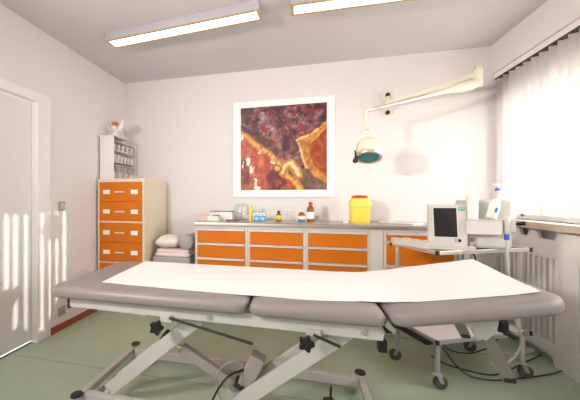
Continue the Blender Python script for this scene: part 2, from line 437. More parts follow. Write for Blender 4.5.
def paint(u, v):
    n1 = noise.fractal(Vector((u*5, v*5, 1.3)), 1.0, 2.0, 5); n2 = noise.fractal(Vector((u*14, v*14, 7.1)), 1.0, 2.0, 4)
    n3 = noise.fractal(Vector((u*34, v*34, 3.3)), 1.0, 2.0, 3)
    p = (u+0.014*n1+0.008*n2, v+0.014*noise.noise(Vector((u*6, v*6, 9)))+0.008*n3)
    c = mixc((92, 46, 50), (150, 108, 118), sm(-.2, .7, n2*0.8+n1*0.5))
    c = mixc(c, (140, 44, 44), sm(.1, .6, noise.fractal(Vector((u*9+4, v*9, 5)), 1.0, 2.0, 3)))
    c = mixc(c, (62, 30, 44), sm(.1, .7, -n2))
    c = mixc(c, (176, 120, 82), 0.75*sm(.05, .5, noise.noise(Vector((u*6, v*13, 21))))*sm(1.0, .5, v)*sm(.8, .5, u))
    if u < .75: c = mixc(c, (205, 175, 165), 0.6*sm(.42, .7, n3+n1*0.4))
    if inside(p, GREYP_): c = mixc((96, 68, 58), (132, 104, 88), .5+n2)
    if inside(p, LOBE):
        c = mixc((176, 104, 34), (222, 168, 84), .4+n2)
        c = mixc(c, (150, 66, 26), sm(.05, .14, seg_d(p, LOBE))*1.0)
        if inside(p, CORE): c = mixc((138, 50, 26), (172, 88, 42), .5+n2)
    dl = seg_d(p, LOBE[2:9])
    if dl < .02: c = mixc((246, 214, 130), c, dl/.02)
    if inside(p, LOWER): c = mixc((160, 54, 26), (206, 112, 66), .4+n2*0.9); c = mixc(c, (98, 28, 22), sm(.1, .6, -n1*1.2+n3*0.3))
    d = seg_d(p, BAND)
    wd = .038+.02*noise.noise(Vector((u*5, 0, 2)))
    if d < wd: c = mixc((232, 178, 84), mixc((160, 92, 34), (212, 146, 66), .5+n2), d/wd*1.2)
    dh = seg_d(p, HOOK)
    if dh < .06:
        h = mixc((238, 214, 160), (190, 120, 44), sm(.0, .038, dh)+n2*0.5)
        c = mixc(h, c, sm(.042, .06, dh))
    st = noise.noise(Vector(((u+v)*7, (u-v)*38, 4)))
    if dl < .09 or d < .06: c = mixc(c, (112, 58, 28), 0.55*sm(.1, .5, st))
    for (sx, sy, ax, ay) in ((.09, .35, .03, .055), (.13, .24, .025, .05), (.23, .44, .025, .014), (.38, .33, .028, .02), (.02, .30, .012, .04), (.19, .10, .022, .045), (.21, .03, .04, .018), (.02, .64, .015, .03)):
        q = ((p[0]+.02*n2-sx)/ax)**2+((p[1]+.025*n3-sy)/ay)**2
        if q < 1.3: c = mixc((240, 226, 210), c, sm(.7, 1.3, q))
    q = math.hypot(p[0]-.435, p[1]-.25)/.042
    if q < 1.15: c = mixc((214, 158, 92), (98, 46, 26), sm(.6, 1.1, q)); c = mixc(c, (250, 228, 190), sm(.5, 0, math.hypot(p[0]-.425, p[1]-.262)/.03))
    for ln in ([(.30, .98), (.42, .90), (.50, .80), (.62, .70), (.66, .60)],):
        dd = seg_d(p, ln)
        if dd < .008: c = mixc((40, 22, 24), c, dd/.008)
    return tuple(max(0, min(255, x)) for x in c)
N = 200
b = nb(); vv = [[b.verts.new((IX0+(IX1-IX0)*i/N, YB-0.0235, IZ0+(IZ1-IZ0)*j/N)) for i in range(N+1)] for j in range(N+1)]
for j in range(N):
    for i in range(N): b.faces.new((vv[j][i], vv[j][i+1], vv[j+1][i+1], vv[j+1][i]))
bv = [b.verts.new((x, YB-0.0218, z)) for x, z in ((IX0, IZ0), (IX1, IZ0), (IX1, IZ1), (IX0, IZ1))]
b.faces.new(bv[::-1])
for a1, c1, row in ((0, 1, [vv[0][i] for i in range(N+1)]), (2, 3, [vv[N][i] for i in range(N, -1, -1)]), (1, 2, [vv[j][N] for j in range(N+1)]), (3, 0, [vv[j][0] for j in range(N, -1, -1)])):
    b.faces.new([bv[a1]]+row[::1]+[bv[c1]])
PM = mat('painted_canvas', (120, 50, 40), 0.45)
ca = obj('canvas', b, PM, pt, world=True)
me = ca.data; at = me.color_attributes.new('paint', 'FLOAT_COLOR', 'POINT')
def lin(x): x /= 255; return x/12.92 if x <= 0.04045 else ((x+0.055)/1.055)**2.4
ctr = pt.location
for i, v in enumerate(me.vertices):
    u = (v.co.x+ctr.x-IX0)/(IX1-IX0); q = (v.co.z+ctr.z-IZ0)/(IZ1-IZ0)
    c = paint(u, q); at.data[i].color = (lin(c[0]), lin(c[1]), lin(c[2]), 1)
nt = PM.node_tree; an = nt.nodes.new('ShaderNodeVertexColor'); an.layer_name = 'paint'
nt.links.new(an.outputs['Color'], nt.nodes['Principled BSDF'].inputs['Base Color'])

# ================================================================== FILING CABINET
FX0, FX1, FY0, FY1, FZ = -2.104, -1.560, 2.75, 3.25, 1.394
fc = thing('filing_cabinet', 'tall cream filing cabinet with orange drawers in the back left corner', 'filing cabinet', (FX0, FY0, 0))
b = nb(); box(b, FX0, FX1, FY0+0.012, FY1, 0, FZ, 0.003)
box(b, FX0, FX0+0.022, FY0-0.004, FY0+0.012, 0, FZ); box(b, FX1-0.022, FX1, FY0-0.004, FY0+0.012, 0, FZ)
box(b, FX0+0.022, FX1-0.022, FY0-0.004, FY0+0.012, FZ-0.034, FZ)
for z in (1.358-0.405-0.016, 1.358-2*0.405-2*0.0175, 0.08): box(b, FX0+0.022, FX1-0.022, FY0-0.004, FY0+0.012, z, z+0.016)
obj('body', b, CREAM, fc, world=True)
z = FZ-0.036
for k in range(6):
    z1 = z; z0 = z-0.200
    d = obj('drawer', box(nb(), FX0+0.024, FX1-0.024, FY0-0.010, FY0+0.011, z0, z1, 0.003), ORANGE, fc, world=True)
    xm = (FX0+FX1)/2; zm = (z0+z1)/2-0.002
    for s in (-0.162, 0.162):
        obj('label_card', box(nb(), xm+s-0.039, xm+s+0.039, FY0-0.0135, FY0-0.0095, zm-0.022, zm+0.022, 0.001), CARD, d, world=True)
    h = nb(); box(h, xm-0.055, xm+0.055, FY0-0.028, FY0-0.022, zm-0.007, zm+0.007, 0.002)
    for s in (-0.045, 0.045): box(h, xm+s-0.005, xm+s+0.005, FY0-0.024, FY0-0.009, zm-0.004, zm+0.004)
    obj('handle', h, HANDLE, d, world=True)
    z = z0-0.003 if k % 2 == 0 else z0-0.018

# organiser rack on the filing cabinet
rk = thing('organizer_rack', 'white plastic rack of small compartments standing on the filing cabinet', 'rack', (-2.03, 3.0, FZ))
RX0, RX1, RY0, RY1, RZ1 = -2.112, -1.945, 2.79, 3.235, 1.85
obj('side_panel', box(nb(), RX0, RX1, RY0, RY0+0.008, FZ, RZ1, 0.001), RACKP, rk, world=True)
obj('side_panel', box(nb(), RX0, RX1, RY1-0.008, RY1, FZ, RZ1-0.03, 0.001), RACKP, rk, world=True)
obj('back_panel', box(nb(), RX0, RX0+0.006, RY0+0.009, RY1-0.009, FZ, RZ1-0.03), RACKP, rk, world=True)
zs = [FZ, 1.545, 1.575, 1.70, 1.80]
for z in zs: obj('shelf', box(nb(), RX0+0.007, RX1, RY0+0.009, RY1-0.009, z+0.0005, z+0.0065), RACKP, rk, world=True)
obj('top_tray', box(nb(), RX0-0.012, RX1+0.012, RY0-0.012, RY0+0.30, RZ1, RZ1+0.012, 0.003), RACKP, rk, world=True)
for y in (2.90, 3.01, 3.12):
    obj('divider', box(nb(), RX0+0.03, RX1-0.004, y, y+0.004, FZ+0.007, 1.544), RACKP, rk, world=True)
proto = None
spots = [(z, y) for z, n, st in ((FZ+0.007, 4, .11), (1.5825, 6, .066), (1.7075, 5, .082)) for y in [2.845+st*i for i in range(n)]]
names = {0: 'bottom shelf', 1: 'middle shelf', 2: 'upper shelf'}
for q, (z, y) in enumerate(spots):
    lv = 0 if z < 1.5 else (1 if z < 1.65 else 2)
    idx = [s for s in spots if s[0] == z].index((z, y))
    lab = 'small plastic cup, %s from the front panel on the %s of the rack' % (['first', 'second', 'third', 'fourth', 'fifth', 'sixth'][idx], names[lv])
    if proto is None:
        proto = obj('plastic_cup', lathe(nb(), [(0.018, 0), (0.021, 0.01), (0.026, 0.07), (0.024, 0.07), (0.019, 0.012), (0.0001, 0.01)], n=16), CUPS, smooth=True)
        tag(proto, lab, 'cup', 'cups in the white rack'); proto.location = (-1.985, y, z)
    else:
        c = proto.copy(); COL.objects.link(c); c.location = (-1.985, y, z); c['label'] = lab
# ornament on top of rack
orn = thing('figurine', 'small pale figure with an orange-brown head on top of the white rack', 'figurine', (-2.02, 2.92, RZ1+0.012))
b = nb(); lathe(b, [(0.034, 0), (0.038, 0.008), (0.02, 0.02), (0.014, 0.045), (0.03, 0.075), (0.022, 0.10), (0.0001, 0.112)], n=20); obj('body', b, PILLOWW, orn, smooth=True)
b = nb(); bmesh.ops.create_icosphere(b, subdivisions=3, radius=0.024, matrix=Matrix.Translation((0.005, -0.006, 0.118)) @ Matrix.Diagonal((1.1, 0.9, 0.85, 1)))
obj('head', b, mat('ornament_orange', (196, 110, 70), 0.6, vary=0.3, vscale=60), orn, smooth=True)
b = nb()
for s, hh in ((1, 0.135), (-1, 0.10)):
    tube(b, [(0.02*s, 0.0, 0.06), (0.05*s, 0.0, 0.085), (0.062*s, 0.004, hh), (0.04*s, 0.006, hh+0.03)], lambda t: 0.004+0.013*math.sin(PI*min(1, t*0.9+0.1)), n=10)
obj('wing', b, RACKP, orn, smooth=True)

orn.scale = (1.45, 1.45, 1.25)
# ================================================================== STOOL WITH PILLOWS
st = thing('padded_stool', 'grey padded stool between the filing cabinet and the counter', 'stool', (-1.31, 3.02, 0))
SX0, SX1, SY0, SY1 = -1.525, -1.105, 2.83, 3.21
obj('seat', slab(nb(), SX0, SX1, SY0, SY1, 0.485, 0.590, 0.03, 0.018), GREYF, st, world=True, smooth=True)
obj('seat_frame', box(nb(), SX0+0.02, SX1-0.02, SY0+0.02, SY1-0.02, 0.455, 0.486, 0.003), CHROME, st, world=True)
for x in (SX0+0.035, SX1-0.035):
    for y in (SY0+0.035, SY1-0.035): obj('leg', cyl(nb(), (x, y, 0), (x, y, 0.456), 0.012), CHROME, st, world=True, smooth=True)
b = nb(); slab(b, SX0+0.02, SX1-0.012, SY0+0.01, SY1-0.02, 0.590, 0.628, 0.04, 0.017); slab(b, SX0+0.035, SX1-0.02, SY0+0.018, SY1-0.03, 0.626, 0.664, 0.04, 0.017)
tag(obj('folded_blanket', b, PINKW, smooth=True, origin=(-1.31, 3.02, 0.59)), 'pale pink folded blanket lying on the grey stool', 'blanket')
b = nb(); bmesh.ops.create_uvsphere(b, u_segments=32, v_segments=20, radius=1)
for v in b.verts:
    x, y, z = v.co
    e = 0.62
    sx_ = math.copysign(abs(x)**e, x); sy_ = math.copysign(abs(y)**e, y)
    v.co = Vector((sx_*0.140, sy_*0.15, z*0.068*(1-0.35*abs(sx_)**3)*(1-0.3*abs(sy_)**3)+0.068))
    v.co.z += 0.006*noise.noise(Vector((x*3, y*3, z)))
    v.co.z = max(v.co.z, 0.0)
pl = obj('pillow', b, PILLOWW, smooth=True, ang=80); pl.location = (-1.392, 2.99, 0.664); pl.rotation_euler = (0, 0, math.radians(8))
tag(pl, 'soft cream pillow lying on the pink blanket beside the filing cabinet', 'pillow')
b = nb(); lathe(b, [(0.0001, -0.15), (0.055, -0.15), (0.072, -0.138), (0.076, -0.12), (0.076, 0.12), (0.072, 0.138), (0.055, 0.15), (0.0001, 0.15)], n=32, M=Matrix.Rotation(PI/2, 4, 'X'))
bo = obj('bolster', b, GREYF, smooth=True); bo.location = (-1.158, 3.0, 0.664+0.076)
tag(bo, 'grey vinyl roll bolster lying on the blanket next to the pillow', 'bolster')

# ================================================================== COUNTER
CY0 = 2.80
def cab(x0, x1, drawers, label, z_top=0.923):
    t = thing('base_cabinet', label, 'cabinet', ((x0+x1)/2, CY0, 0), 0, 'base cabinets under the steel worktop')
    b = nb(); box(b, x0, x1, CY0+0.014, 3.24, 0.09, z_top, 0.001)
    box(b, x0, x0+0.022, CY0, CY0+0.014, 0.09, z_top); box(b, x1-0.022, x1, CY0, CY0+0.014, 0.09, z_top)
    box(b, x0+0.022, x1-0.022, CY0, CY0+0.014, z_top-0.022, z_top)
    obj('body', b, GREY_STEEL, t, world=True)
    obj('plinth', box(nb(), x0+0.001, x1-0.001, CY0+0.05, 3.22, 0, 0.0895), GREY_STEEL, t, world=True)
    z = z_top-0.026
    for hgt in drawers:
        d = obj('drawer', box(nb(), x0+0.024, x1-0.024, CY0-0.008, CY0+0.0135, z-hgt+0.004, z-0.012, 0.001), ORANGE, t, world=True)
        h = nb(); box(h, x0+0.024, x1-0.024, CY0-0.024, CY0+0.0135, z-0.0115, z, 0.002); box(h, x0+0.024, x1-0.024, CY0-0.024, CY0-0.018, z-0.019, z-0.011, 0.001)
        obj('handle', h, HANDLE, d, world=True)
        z -= hgt
    return t
cab(-1.035, -0.512, [0.142, 0.142, 0.142, 0.142, 0.2], 'drawer cabinet at the left end of the worktop, beside the stool')
cab(-0.510, 0.022, [0.142, 0.142, 0.142, 0.142, 0.2], 'drawer cabinet under the blue boxes and amber bottles')
cab(0.024, 0.560, [0.142, 0.142, 0.142, 0.142, 0.2], 'drawer cabinet under the yellow sharps bin')
b = nb(); box(b, 0.562, 0.668, CY0+0.002, 3.24, 0.0, 0.923, 0.002); fp = obj('filler_panel', b, GREY_STEEL, origin=(0.615, CY0, 0))
tag(fp, 'narrow plain grey panel between two drawer cabinets right of the yellow bin', 'panel')
t4 = cab(0.670, 1.215, [0.275, 0.22, 0.26], 'cabinet with one tall orange drawer behind the equipment cart')
t5 = thing('base_cabinet', 'narrow plain light cabinet at the right end of the worktop, behind the scanner', 'cabinet', (1.29, CY0, 0), 0, 'base cabinets under the steel worktop')
obj('body', box(nb(), 1.217, 1.365, CY0+0.014, 3.24, 0.09, 0.923, 0.001), GREY_STEEL, t5, world=True); obj('plinth', box(nb(), 1.218, 1.364, CY0+0.05, 3.22, 0, 0.0895), GREY_STEEL, t5, world=True)
b = nb(); box(b, 1.222, 1.361, CY0-0.004, CY0+0.0135, 0.10, 0.915, 0.002); d5 = obj('door', b, GREY_STEEL, t5, world=True)
obj('handle', box(nb(), 1.25, 1.262, CY0-0.022, CY0-0.0045, 0.70, 0.82, 0.002), CHROME, d5, world=True)
b = nb(); cyl(b, (0.681, CY0-0.0005, 0.82), (0.681, CY0-0.006, 0.82), 0.007); obj('lock', b, BLACK, t4, world=True, smooth=True)
# worktop with round sink
wt = thing('steel_worktop', 'long stainless steel worktop on the orange drawer cabinets', 'worktop', (-1.03, CY0, 0.924))
b = nb()
WX0, WX1, WYa, WYb, WZa, WZb = -1.042, 1.372, 2.775, 3.255, 0.924, 0.960
prof = [(WYa+0.004, WZa), (WYb, WZa), (WYb, WZb)] + [(WYa+0.012-0.012*math.sin(t)*1.0, WZb-0.012+0.012*math.cos(t)) for t in [PI/2*i/5 for i in range(6)]] + [(WYa, WZa+0.004)]
prism(b, prof, 'x', WX0, WX1)
obj('top', b, STEEL, wt, world=True)
obj('splash_rim', box(nb(), WX0+0.002, WX1, 3.2555, 3.268, WZa, WZb, 0.003), STEEL, wt, world=True)
b = nb(); lathe(b, [(0.125, 0), (0.165, 0), (0.17, 0.006), (0.165, 0.012), (0.15, 0.012), (0.14, 0.006), (0.125, 0.003)], c=(0.86, 3.02, WZb+0.0002), n=40, sx=1.1, sy=0.8, loop=True)
obj('sink_rim', b, CHROME, wt, world=True, smooth=True)
TZ = WZb
def on_top(name, label, cat, x, y, rz=0, group=None): return thing(name, label, cat, (x, y, TZ), rz, group)
# left clutter
t = on_top('tissue_box', 'small pink box at the left end of the steel worktop', 'box', -0.99, 2.98, 0.1)
obj('carton', box(nb(), -0.035, 0.035, -0.04, 0.04, 0, 0.045, 0.003), PINK, t)
t = on_top('instrument_box', 'white box with a green-tipped lid beside the pink box', 'box', -0.895, 2.96, -0.2)
obj('carton', box(nb(), -0.055, 0.055, -0.03, 0.03, 0, 0.05, 0.004), LABELW, t)
obj('lid', box(nb(), 0.0, 0.058, -0.033, 0.033, 0.0505, 0.062, 0.002), GREEN, t)
t = on_top('glove_box', 'white carton with a purple and mint lid near the left end of the worktop', 'box', -0.84, 3.11, 0)
obj('carton', box(nb(), -0.12, 0.12, -0.055, 0.055, 0, 0.085, 0.003), LABELW, t)
obj('lid', box(nb(), -0.122, 0.0, -0.057, 0.057, 0.0855, 0.096, 0.002), PURPLE, t, ); obj('lid', box(nb(), 0.001, 0.122, -0.057, 0.057, 0.0855, 0.096, 0.002), MINT, t)
b = nb(); tube(b, [(-0.065, 0, 0.0095), (-0.02, 0.0, 0.012), (0.02, 0, 0.010), (0.07, 0.01, 0.006)], lambda q: 0.0094-0.005*q, n=10)
for v in b.verts: v.co.z = max(v.co.z, 0)
o = obj('hammer_handle', b, MAROON, smooth=True); o.location = (-0.685, 2.90, TZ); tag(o, 'dark red slim tool lying on the worktop in front of the clear dispenser', 'tool')
# clear dispenser
t = on_top('clear_dispenser', 'clear rounded plastic dispenser with white swabs inside', 'dispenser', -0.625, 3.08)
b = nb(); lathe(b, [(0.078, 0), (0.082, 0.006), (0.082, 0.13), (0.07, 0.165), (0.045, 0.178), (0.043, 0.176), (0.067, 0.162), (0.079, 0.129), (0.079, 0.007), (0.0001, 0.005)], n=32)
obj('jar', b, CLEAR, t, smooth=True)
b = nb(); bmesh.ops.create_icosphere(b, subdivisions=3, radius=0.055, matrix=Matrix.Translation((0, 0, 0.13)) @ Matrix.Diagonal((1.0, 1.0, 0.25, 1)))

for v in b.verts: v.co += Vector((0, 0, 0.006*noise.noise(v.co*50)))
for v in b.verts: v.co.z = max(v.co.z, 0.0065)
obj('swabs', b, LABELW, t, smooth=True)
t = on_top('yellow_ruler', 'bright yellow upright strip leaning beside the clear dispenser', 'ruler', -0.523, 3.06)
obj('blade', box(nb(), -0.008, 0.008, -0.03, 0.03, 0, 0.165, 0.002), mat('lemon', (250, 236, 40), 0.5), t)
# blue boxes
def blue_box(x, lab, y=3.02):
    t = on_top('medicine_box', lab, 'box', x, y, 0.06, 'blue medicine cartons')
    obj('carton', box(nb(), -0.026, 0.026, -0.022, 0.022, 0, 0.088, 0.001), BOXBLUE, t)
    obj('label', box(nb(), -0.0262, 0.022, -0.0228, -0.0221, 0.052, 0.086), LABELW, t)
    obj('stripe', box(nb(), -0.020, 0.018, -0.0235, -0.0229, 0.008, 0.042), CYAN, t)
    b = nb(); box(b, -0.018, 0.010, -0.0234, -0.0229, 0.064, 0.071); box(b, -0.018, 0.014, -0.0234, -0.0229, 0.056, 0.060); obj('print', b, BOXBLUE, t)
    return t
blue_box(-0.455, 'blue and white carton next to the yellow strip'); blue_box(-0.392, 'blue and white carton on the side of the olive bottle')
def bottle(name, lab, x, y, r, hgt, neck, glass, capm, bands, caph=0.02, group=None, body=0.62):
    t = on_top(name, lab, 'bottle', x, y, 0, group)
    obj('glass_body', lathe(nb(), [(r*0.9, 0), (r, 0.004), (r, hgt*body), (r*0.8, hgt*(body+0.1)), (neck, hgt*(body+0.18)), (neck, hgt-caph)], n=28), glass, t, smooth=True)
    obj('cap', lathe(nb(), [(neck*1.3, hgt-caph+0.0003), (neck*1.3, hgt-0.002), (neck*1.1, hgt)], n=24), capm, t, smooth=True)
    for z0, z1, m in bands:
        obj('label', lathe(nb(), [(r+0.0004, hgt*z0), (r+0.0010, hgt*z0+0.0005), (r+0.0010, hgt*z1-0.0005), (r+0.0004, hgt*z1)], n=28), m, t, smooth=True)
    return t
bottle('dropper_bottle', 'small olive bottle with a yellow label standing right of the blue cartons', -0.235, 3.02, 0.026, 0.105, 0.012, OLIVE, BLACK, [(0.2, 0.58, LABELY)])
bottle('clear_bottle', 'slim clear bottle with a white cap between olive and amber bottles', -0.148, 3.04, 0.018, 0.125, 0.009, CLEAR, LABELW, [])
bottle('amber_bottle', 'short amber bottle with orange and blue label', -0.013, 3.02, 0.034, 0.112, 0.018, BROWN, LABELW, [(0.1, 0.25, LABELB), (0.25, 0.5, LABELW), (0.5, 0.62, LABELO)], caph=0.016)
bottle('amber_bottle', 'tall amber bottle with white label and red cap', 0.072, 3.03, 0.036, 0.195, 0.015, BROWN, RED, [(0.16, 0.5, LABELW)], caph=0.032)
b = nb(); lathe(b, [(0.022, 0), (0.024, 0.006), (0.02, 0.018), (0.012, 0.024), (0.0001, 0.026)], n=24)
o = obj('chrome_knob', b, CHROME, smooth=True); o.location = (0.375, 2.96, TZ); tag(o, 'small chrome dish on the worktop left of the yellow bin', 'dish')
# sharps bin
t = on_top('sharps_bin', 'yellow sharps container with a red lid on the worktop', 'bin', 0.517, 3.03)
b = nb()
rings = []
for (wx, z) in ((0.078, 0), (0.082, 0.006), (0.088, 0.15), (0.096, 0.156), (0.096, 0.168), (0.090, 0.174), (0.088, 0.205), (0.078, 0.225), (0.06, 0.232)):
    rings.append([b.verts.new((x, y, z)) for x, y in rrect(-wx, wx, -wx*0.8, wx*0.8, 0.03 if wx > 0.07 else 0.025, 5)])
for a, c in zip(rings, rings[1:]):
    for i in range(len(a)): b.faces.new((a[i], a[(i+1) % len(a)], c[(i+1) % len(a)], c[i]))
b.faces.new(rings[0][::-1]); b.faces.new(rings[-1]); obj('container', b, YELLOW, t, smooth=True)
b = nb(); lathe(b, [(0.058, 0.2325), (0.068, 0.236), (0.070, 0.246), (0.055, 0.256), (0.0001, 0.260)], n=32, sx=1.05, sy=0.8); obj('lid', b, RED, t, smooth=True)

# ================================================================== EXAMINATION LAMP ON THE WALL
lm = thing('examination_lamp', 'ivory swing-arm examination lamp mounted on the back wall', 'lamp', (0.812, YB, 2.12))
b = nb(); box(b, 0.768, 0.862, YB-0.016, YB-0.001, 2.00, 2.245, 0.006); obj('wall_plate', b, IVORY, lm, world=True)
for z in (2.035, 2.210):
    b = nb(); cyl(b, (0.812, YB-0.015, z), (0.812, YB-0.035, z), 0.020); cyl(b, (0.812, YB-0.034, z), (0.812, YB-0.044, z), 0.010)
    obj('bolt', b, DARKMETAL, lm, world=True, smooth=True)
J0 = (0.80, 3.17, 2.115); J1 = (1.366, 2.81, 2.165); J2 = (0.512, 2.69, 1.915)
b = nb(); cyl(b, (J0[0], J0[1], 2.05), (J0[0], J0[1], 2.17), 0.022); bar(b, (0.81, YB-0.015, 2.11), J0, 0.05, 0.05); obj('wall_pivot', b, IVORY, lm, world=True, smooth=True)
b = nb(); bar(b, J0, (J1[0], J1[1], 2.185), 0.035, 0.045, 0.012); obj('upper_arm', b, IVORY, lm, world=True, smooth=True)
b = nb(); cyl(b, (J1[0], J1[1], 2.09), (J1[0], J1[1], 2.225), 0.030, n=24); obj('elbow', b, IVORY, lm, world=True, smooth=True)
b = nb(); cyl(b, (J1[0], J1[1], 2.2255), (J1[0], J1[1], 2.255), 0.022, n=20); obj('elbow_cap', b, CHROME, lm, world=True, smooth=True)
e = Vector((J1[0], J1[1], 2.115)); d = (Vector(J2)-e)
b = nb(); tube(b, [e+d*t for t in (0, .05, .15, .27, .38, .43)], lambda q: 0.016+0.028*math.exp(-((q-0.30)/0.27)**2), n=16)
obj('spring_housing', b, IVORY, lm, world=True, smooth=True)
b = nb(); tube(b, [e+d*0.42, e+d*0.98], 0.0145, smooth=False, n=14); obj('arm_rod', b, CHROME, lm, world=True, smooth=True)
b = nb(); tube(b, [Vector(J2)+Vector((0.05, 0.004, 0.012)), Vector(J2)+Vector((0, 0, 0.005)), Vector(J2)+Vector((-0.006, 0, -0.04)), Vector(J2)+Vector((0, 0, -0.14))], 0.017, n=16)
cyl(b, Vector(J2)+Vector((0, 0, -0.14)), Vector(J2)+Vector((0, 0, -0.155)), 0.021); obj('swivel', b, IVORY, lm, world=True, smooth=True)
hd = Vector((0.53, 2.70, 1.60))
ax = Vector((-0.08, -0.40, -0.91)).normalized()   # the direction the lamp shines
Mh = ax.to_track_quat('-Z', 'Y').to_matrix().to_4x4(); Mh.translation = hd; Mh = Mh @ Matrix.Scale(0.92, 4)
b = nb(); tube(b, [(J2[0], J2[1], J2[2]-0.15), (0.49, 2.685, 1.745), (0.435, 2.66, 1.70), (0.415, 2.65, 1.62), (0.418, 2.655, 1.58)], 0.0055, n=10); obj('head_bracket', b, IVORY, lm, world=True, smooth=True)
b = nb(); lathe(b, [(0.100, -0.075), (0.108, -0.07), (0.108, -0.02), (0.104, 0.03), (0.085, 0.075), (0.05, 0.098), (0.0001, 0.102)], n=40, M=Mh); hdo = obj('lamp_head', b, IVORY, lm, world=True, smooth=True)
b = nb(); lathe(b, [(0.090, -0.094), (0.112, -0.094), (0.116, -0.086), (0.114, -0.072), (0.101, -0.070), (0.09, -0.08)], n=40, M=Mh, loop=True); obj('bezel', b, CHROME, hdo, world=True, smooth=True)
b = nb(); lathe(b, [(0.0001, -0.081), (0.05, -0.083), (0.0995, -0.0765), (0.0995, -0.0755), (0.0001, -0.0758)], n=40, M=Mh); obj('lens', b, LENS, hdo, world=True, smooth=True)
b = nb()
for k in range(5): cyl(b, Mh @ Vector((-0.075+0.036*k, -0.05, -0.086)), Mh @ Vector((-0.075+0.036*k, 0.05, -0.086)), 0.002, n=6)
b.free()
b = nb(); lathe(b, [(0.012, -0.03), (0.02, -0.02), (0.02, 0.02), (0.012, 0.03)], n=16, M=Matrix.Translation((0.420, 2.62, 1.505)) @ Matrix.Rotation(0.5, 4, 'Y')); tube(b, [(0.418, 2.655, 1.585), (0.418, 2.635, 1.53)], 0.006, smooth=False)
obj('grip', b, BLACK, lm, world=True, smooth=True)

# ================================================================== TREATMENT COUCH
tc = thing('treatment_couch', 'height-adjustable treatment couch with taupe padding and white steel lift frame', 'couch', (-0.3, 1.73, 0))
ZT = 0.70; Y0, Y1 = 1.375, 2.10
def sec(x0, x1, M=None, z1=ZT, rp=0.05, name='head_pad'):
    return obj(name, slab(nb(), x0, x1, Y0, Y1, z1-0.068, z1, rp, 0.030, crown=0.003, M=M), TAUPE, tc, world=True, smooth=True)
sec(-1.385, -0.254, rp=0.07, name='head_pad'); sec(-0.246, 0.344, rp=0.04, name='middle_pad')
TILT = math.atan2(0.118, 0.62)
ML = Matrix.Translation((0.362, 0, ZT-0.03)) @ Matrix.Rotation(-TILT, 4, 'Y') @ Matrix.Translation((-0.362, 0, -(ZT-0.03)))
sec(0.356, 0.992, M=ML, rp=0.08, name='leg_pad')
# frame
def cp(name, b, m, par=None, **k): return obj(name, b, m, par or tc, world=True, **k)
for y in (1.445, 2.03):
    b = nb(); prism(b, [(-1.28, 0.576), (0.34, 0.562), (0.352, 0.630), (-1.28, 0.630)], 'y', y-0.012, y+0.012)
    cp('side_rail', b, FRAMEW)
for x in (-1.265, -0.50, 0.20):
    cp('cross_member', box(nb(), x-0.018, x+0.018, 1.459, 2.016, 0.588, 0.628, 0.002), FRAMEW)
for x in (-0.455, 0.262):
    b = nb(); cyl(b, (x, 1.4325, 0.592), (x, 1.424, 0.592), 0.013, n=16); cp('bolt', b, CHROME, smooth=True)
cp('end_clamp', box(nb(), -1.297, -1.282, 1.43, 1.46, 0.565, 0.632, 0.002), DARKMETAL)
# leg section frame (tilts with the pad)
for y in (1.47, 2.01):
    b = nb(); box(b, 0.375, 0.90, y-0.012, y+0.012, 0.606, 0.6315, 0.002); bmesh.ops.transform(b, matrix=ML, verts=b.verts); cp('leg_rail', b, DARKMETAL)
b = nb(); box(b, 0.60, 0.90, 1.50, 1.98, 0.611, 0.631, 0.002); bmesh.ops.transform(b, matrix=ML, verts=b.verts); cp('leg_plate', b, FRAMEW)
b = nb(); box(b, 0.352, 0.374, 1.47, 2.01, 0.60, 0.63, 0.003); cp('hinge_bar', b, CHROME)
b = nb(); prism(b, [(0.338, 0.640), (0.374, 0.612), (0.385, 0.624), (0.350, 0.665)], 'y', 1.40, 1.425); cp('hinge_bracket', b, CHROME)
b = nb(); prism(b, [(0.335, 0.627), (0.375, 0.640), (0.385, 0.627), (0.372, 0.600), (0.350, 0.600)], 'y', 1.426, 1.44); cp('hinge_plate', b, BLACK)
cp('end_block', box(nb(), 0.322, 0.358, 1.43, 1.47, 0.510, 0.5615, 0.004), BLACK)
# struts under the leg section
for y, dx in ((1.52, 0.0), (1.95, 0.035)):
    s = cp('leg_strut', bar(nb(), (0.735+dx, y, 0.668), (0.850+dx, y, 0.420), 0.018, 0.048, 0.004), STRUTM)
    b = nb(); box(b, 0.828+dx, 0.872+dx, y-0.012, y+0.012, 0.405, 0.425, 0.003); cp('foot_cap', b, DARKMETAL, s)
b = nb(); prism(b, [(0.66, 0.650), (0.80, 0.672), (0.79, 0.620), (0.755, 0.585), (0.72, 0.590), (0.70, 0.630)], 'y', 1.49, 1.508); cp('strut_bracket', b, FRAMEW)
b = nb(); box(b, 0.800, 0.838, 1.49, 1.53, 0.620, 0.672, 0.008); cyl(b, (0.83, 1.505, 0.625), (0.862, 1.505, 0.605), 0.015, n=12); cp('release_handle', b, BLACK)
# star knobs and clamp rods
def knob(x, z, y=1.385):
    b = nb(); r = 0.036
    poly = [((r+0.007*math.cos(5*a))*math.cos(a)*0.86+x, (r+0.007*math.cos(5*a))*math.sin(a)*0.86+z) for a in [2*PI*i/50 for i in range(50)]]
    prism(b, poly, 'y', y, y+0.022); cyl(b, (x, y+0.02, z), (x, 1.434, z), 0.009, n=12)
    return cp('star_knob', b, BLACK, smooth=True, ang=30)
knob(-0.725, 0.527); knob(0.015, 0.530)
for x in (-0.70, 0.03): cp('rod_clamp', box(nb(), x-0.015, x+0.05, 1.414, 1.432, 0.550, 0.585, 0.003), FRAMEW)
cp('clamp_rod', bar(nb(), (-0.660, 1.405, 0.580), (-0.229, 1.395, 0.502), 0.010, 0.012), DARKMETAL)
cp('clamp_rod', bar(nb(), (0.045, 1.405, 0.570), (0.160, 1.395, 0.533), 0.010, 0.012), DARKMETAL)
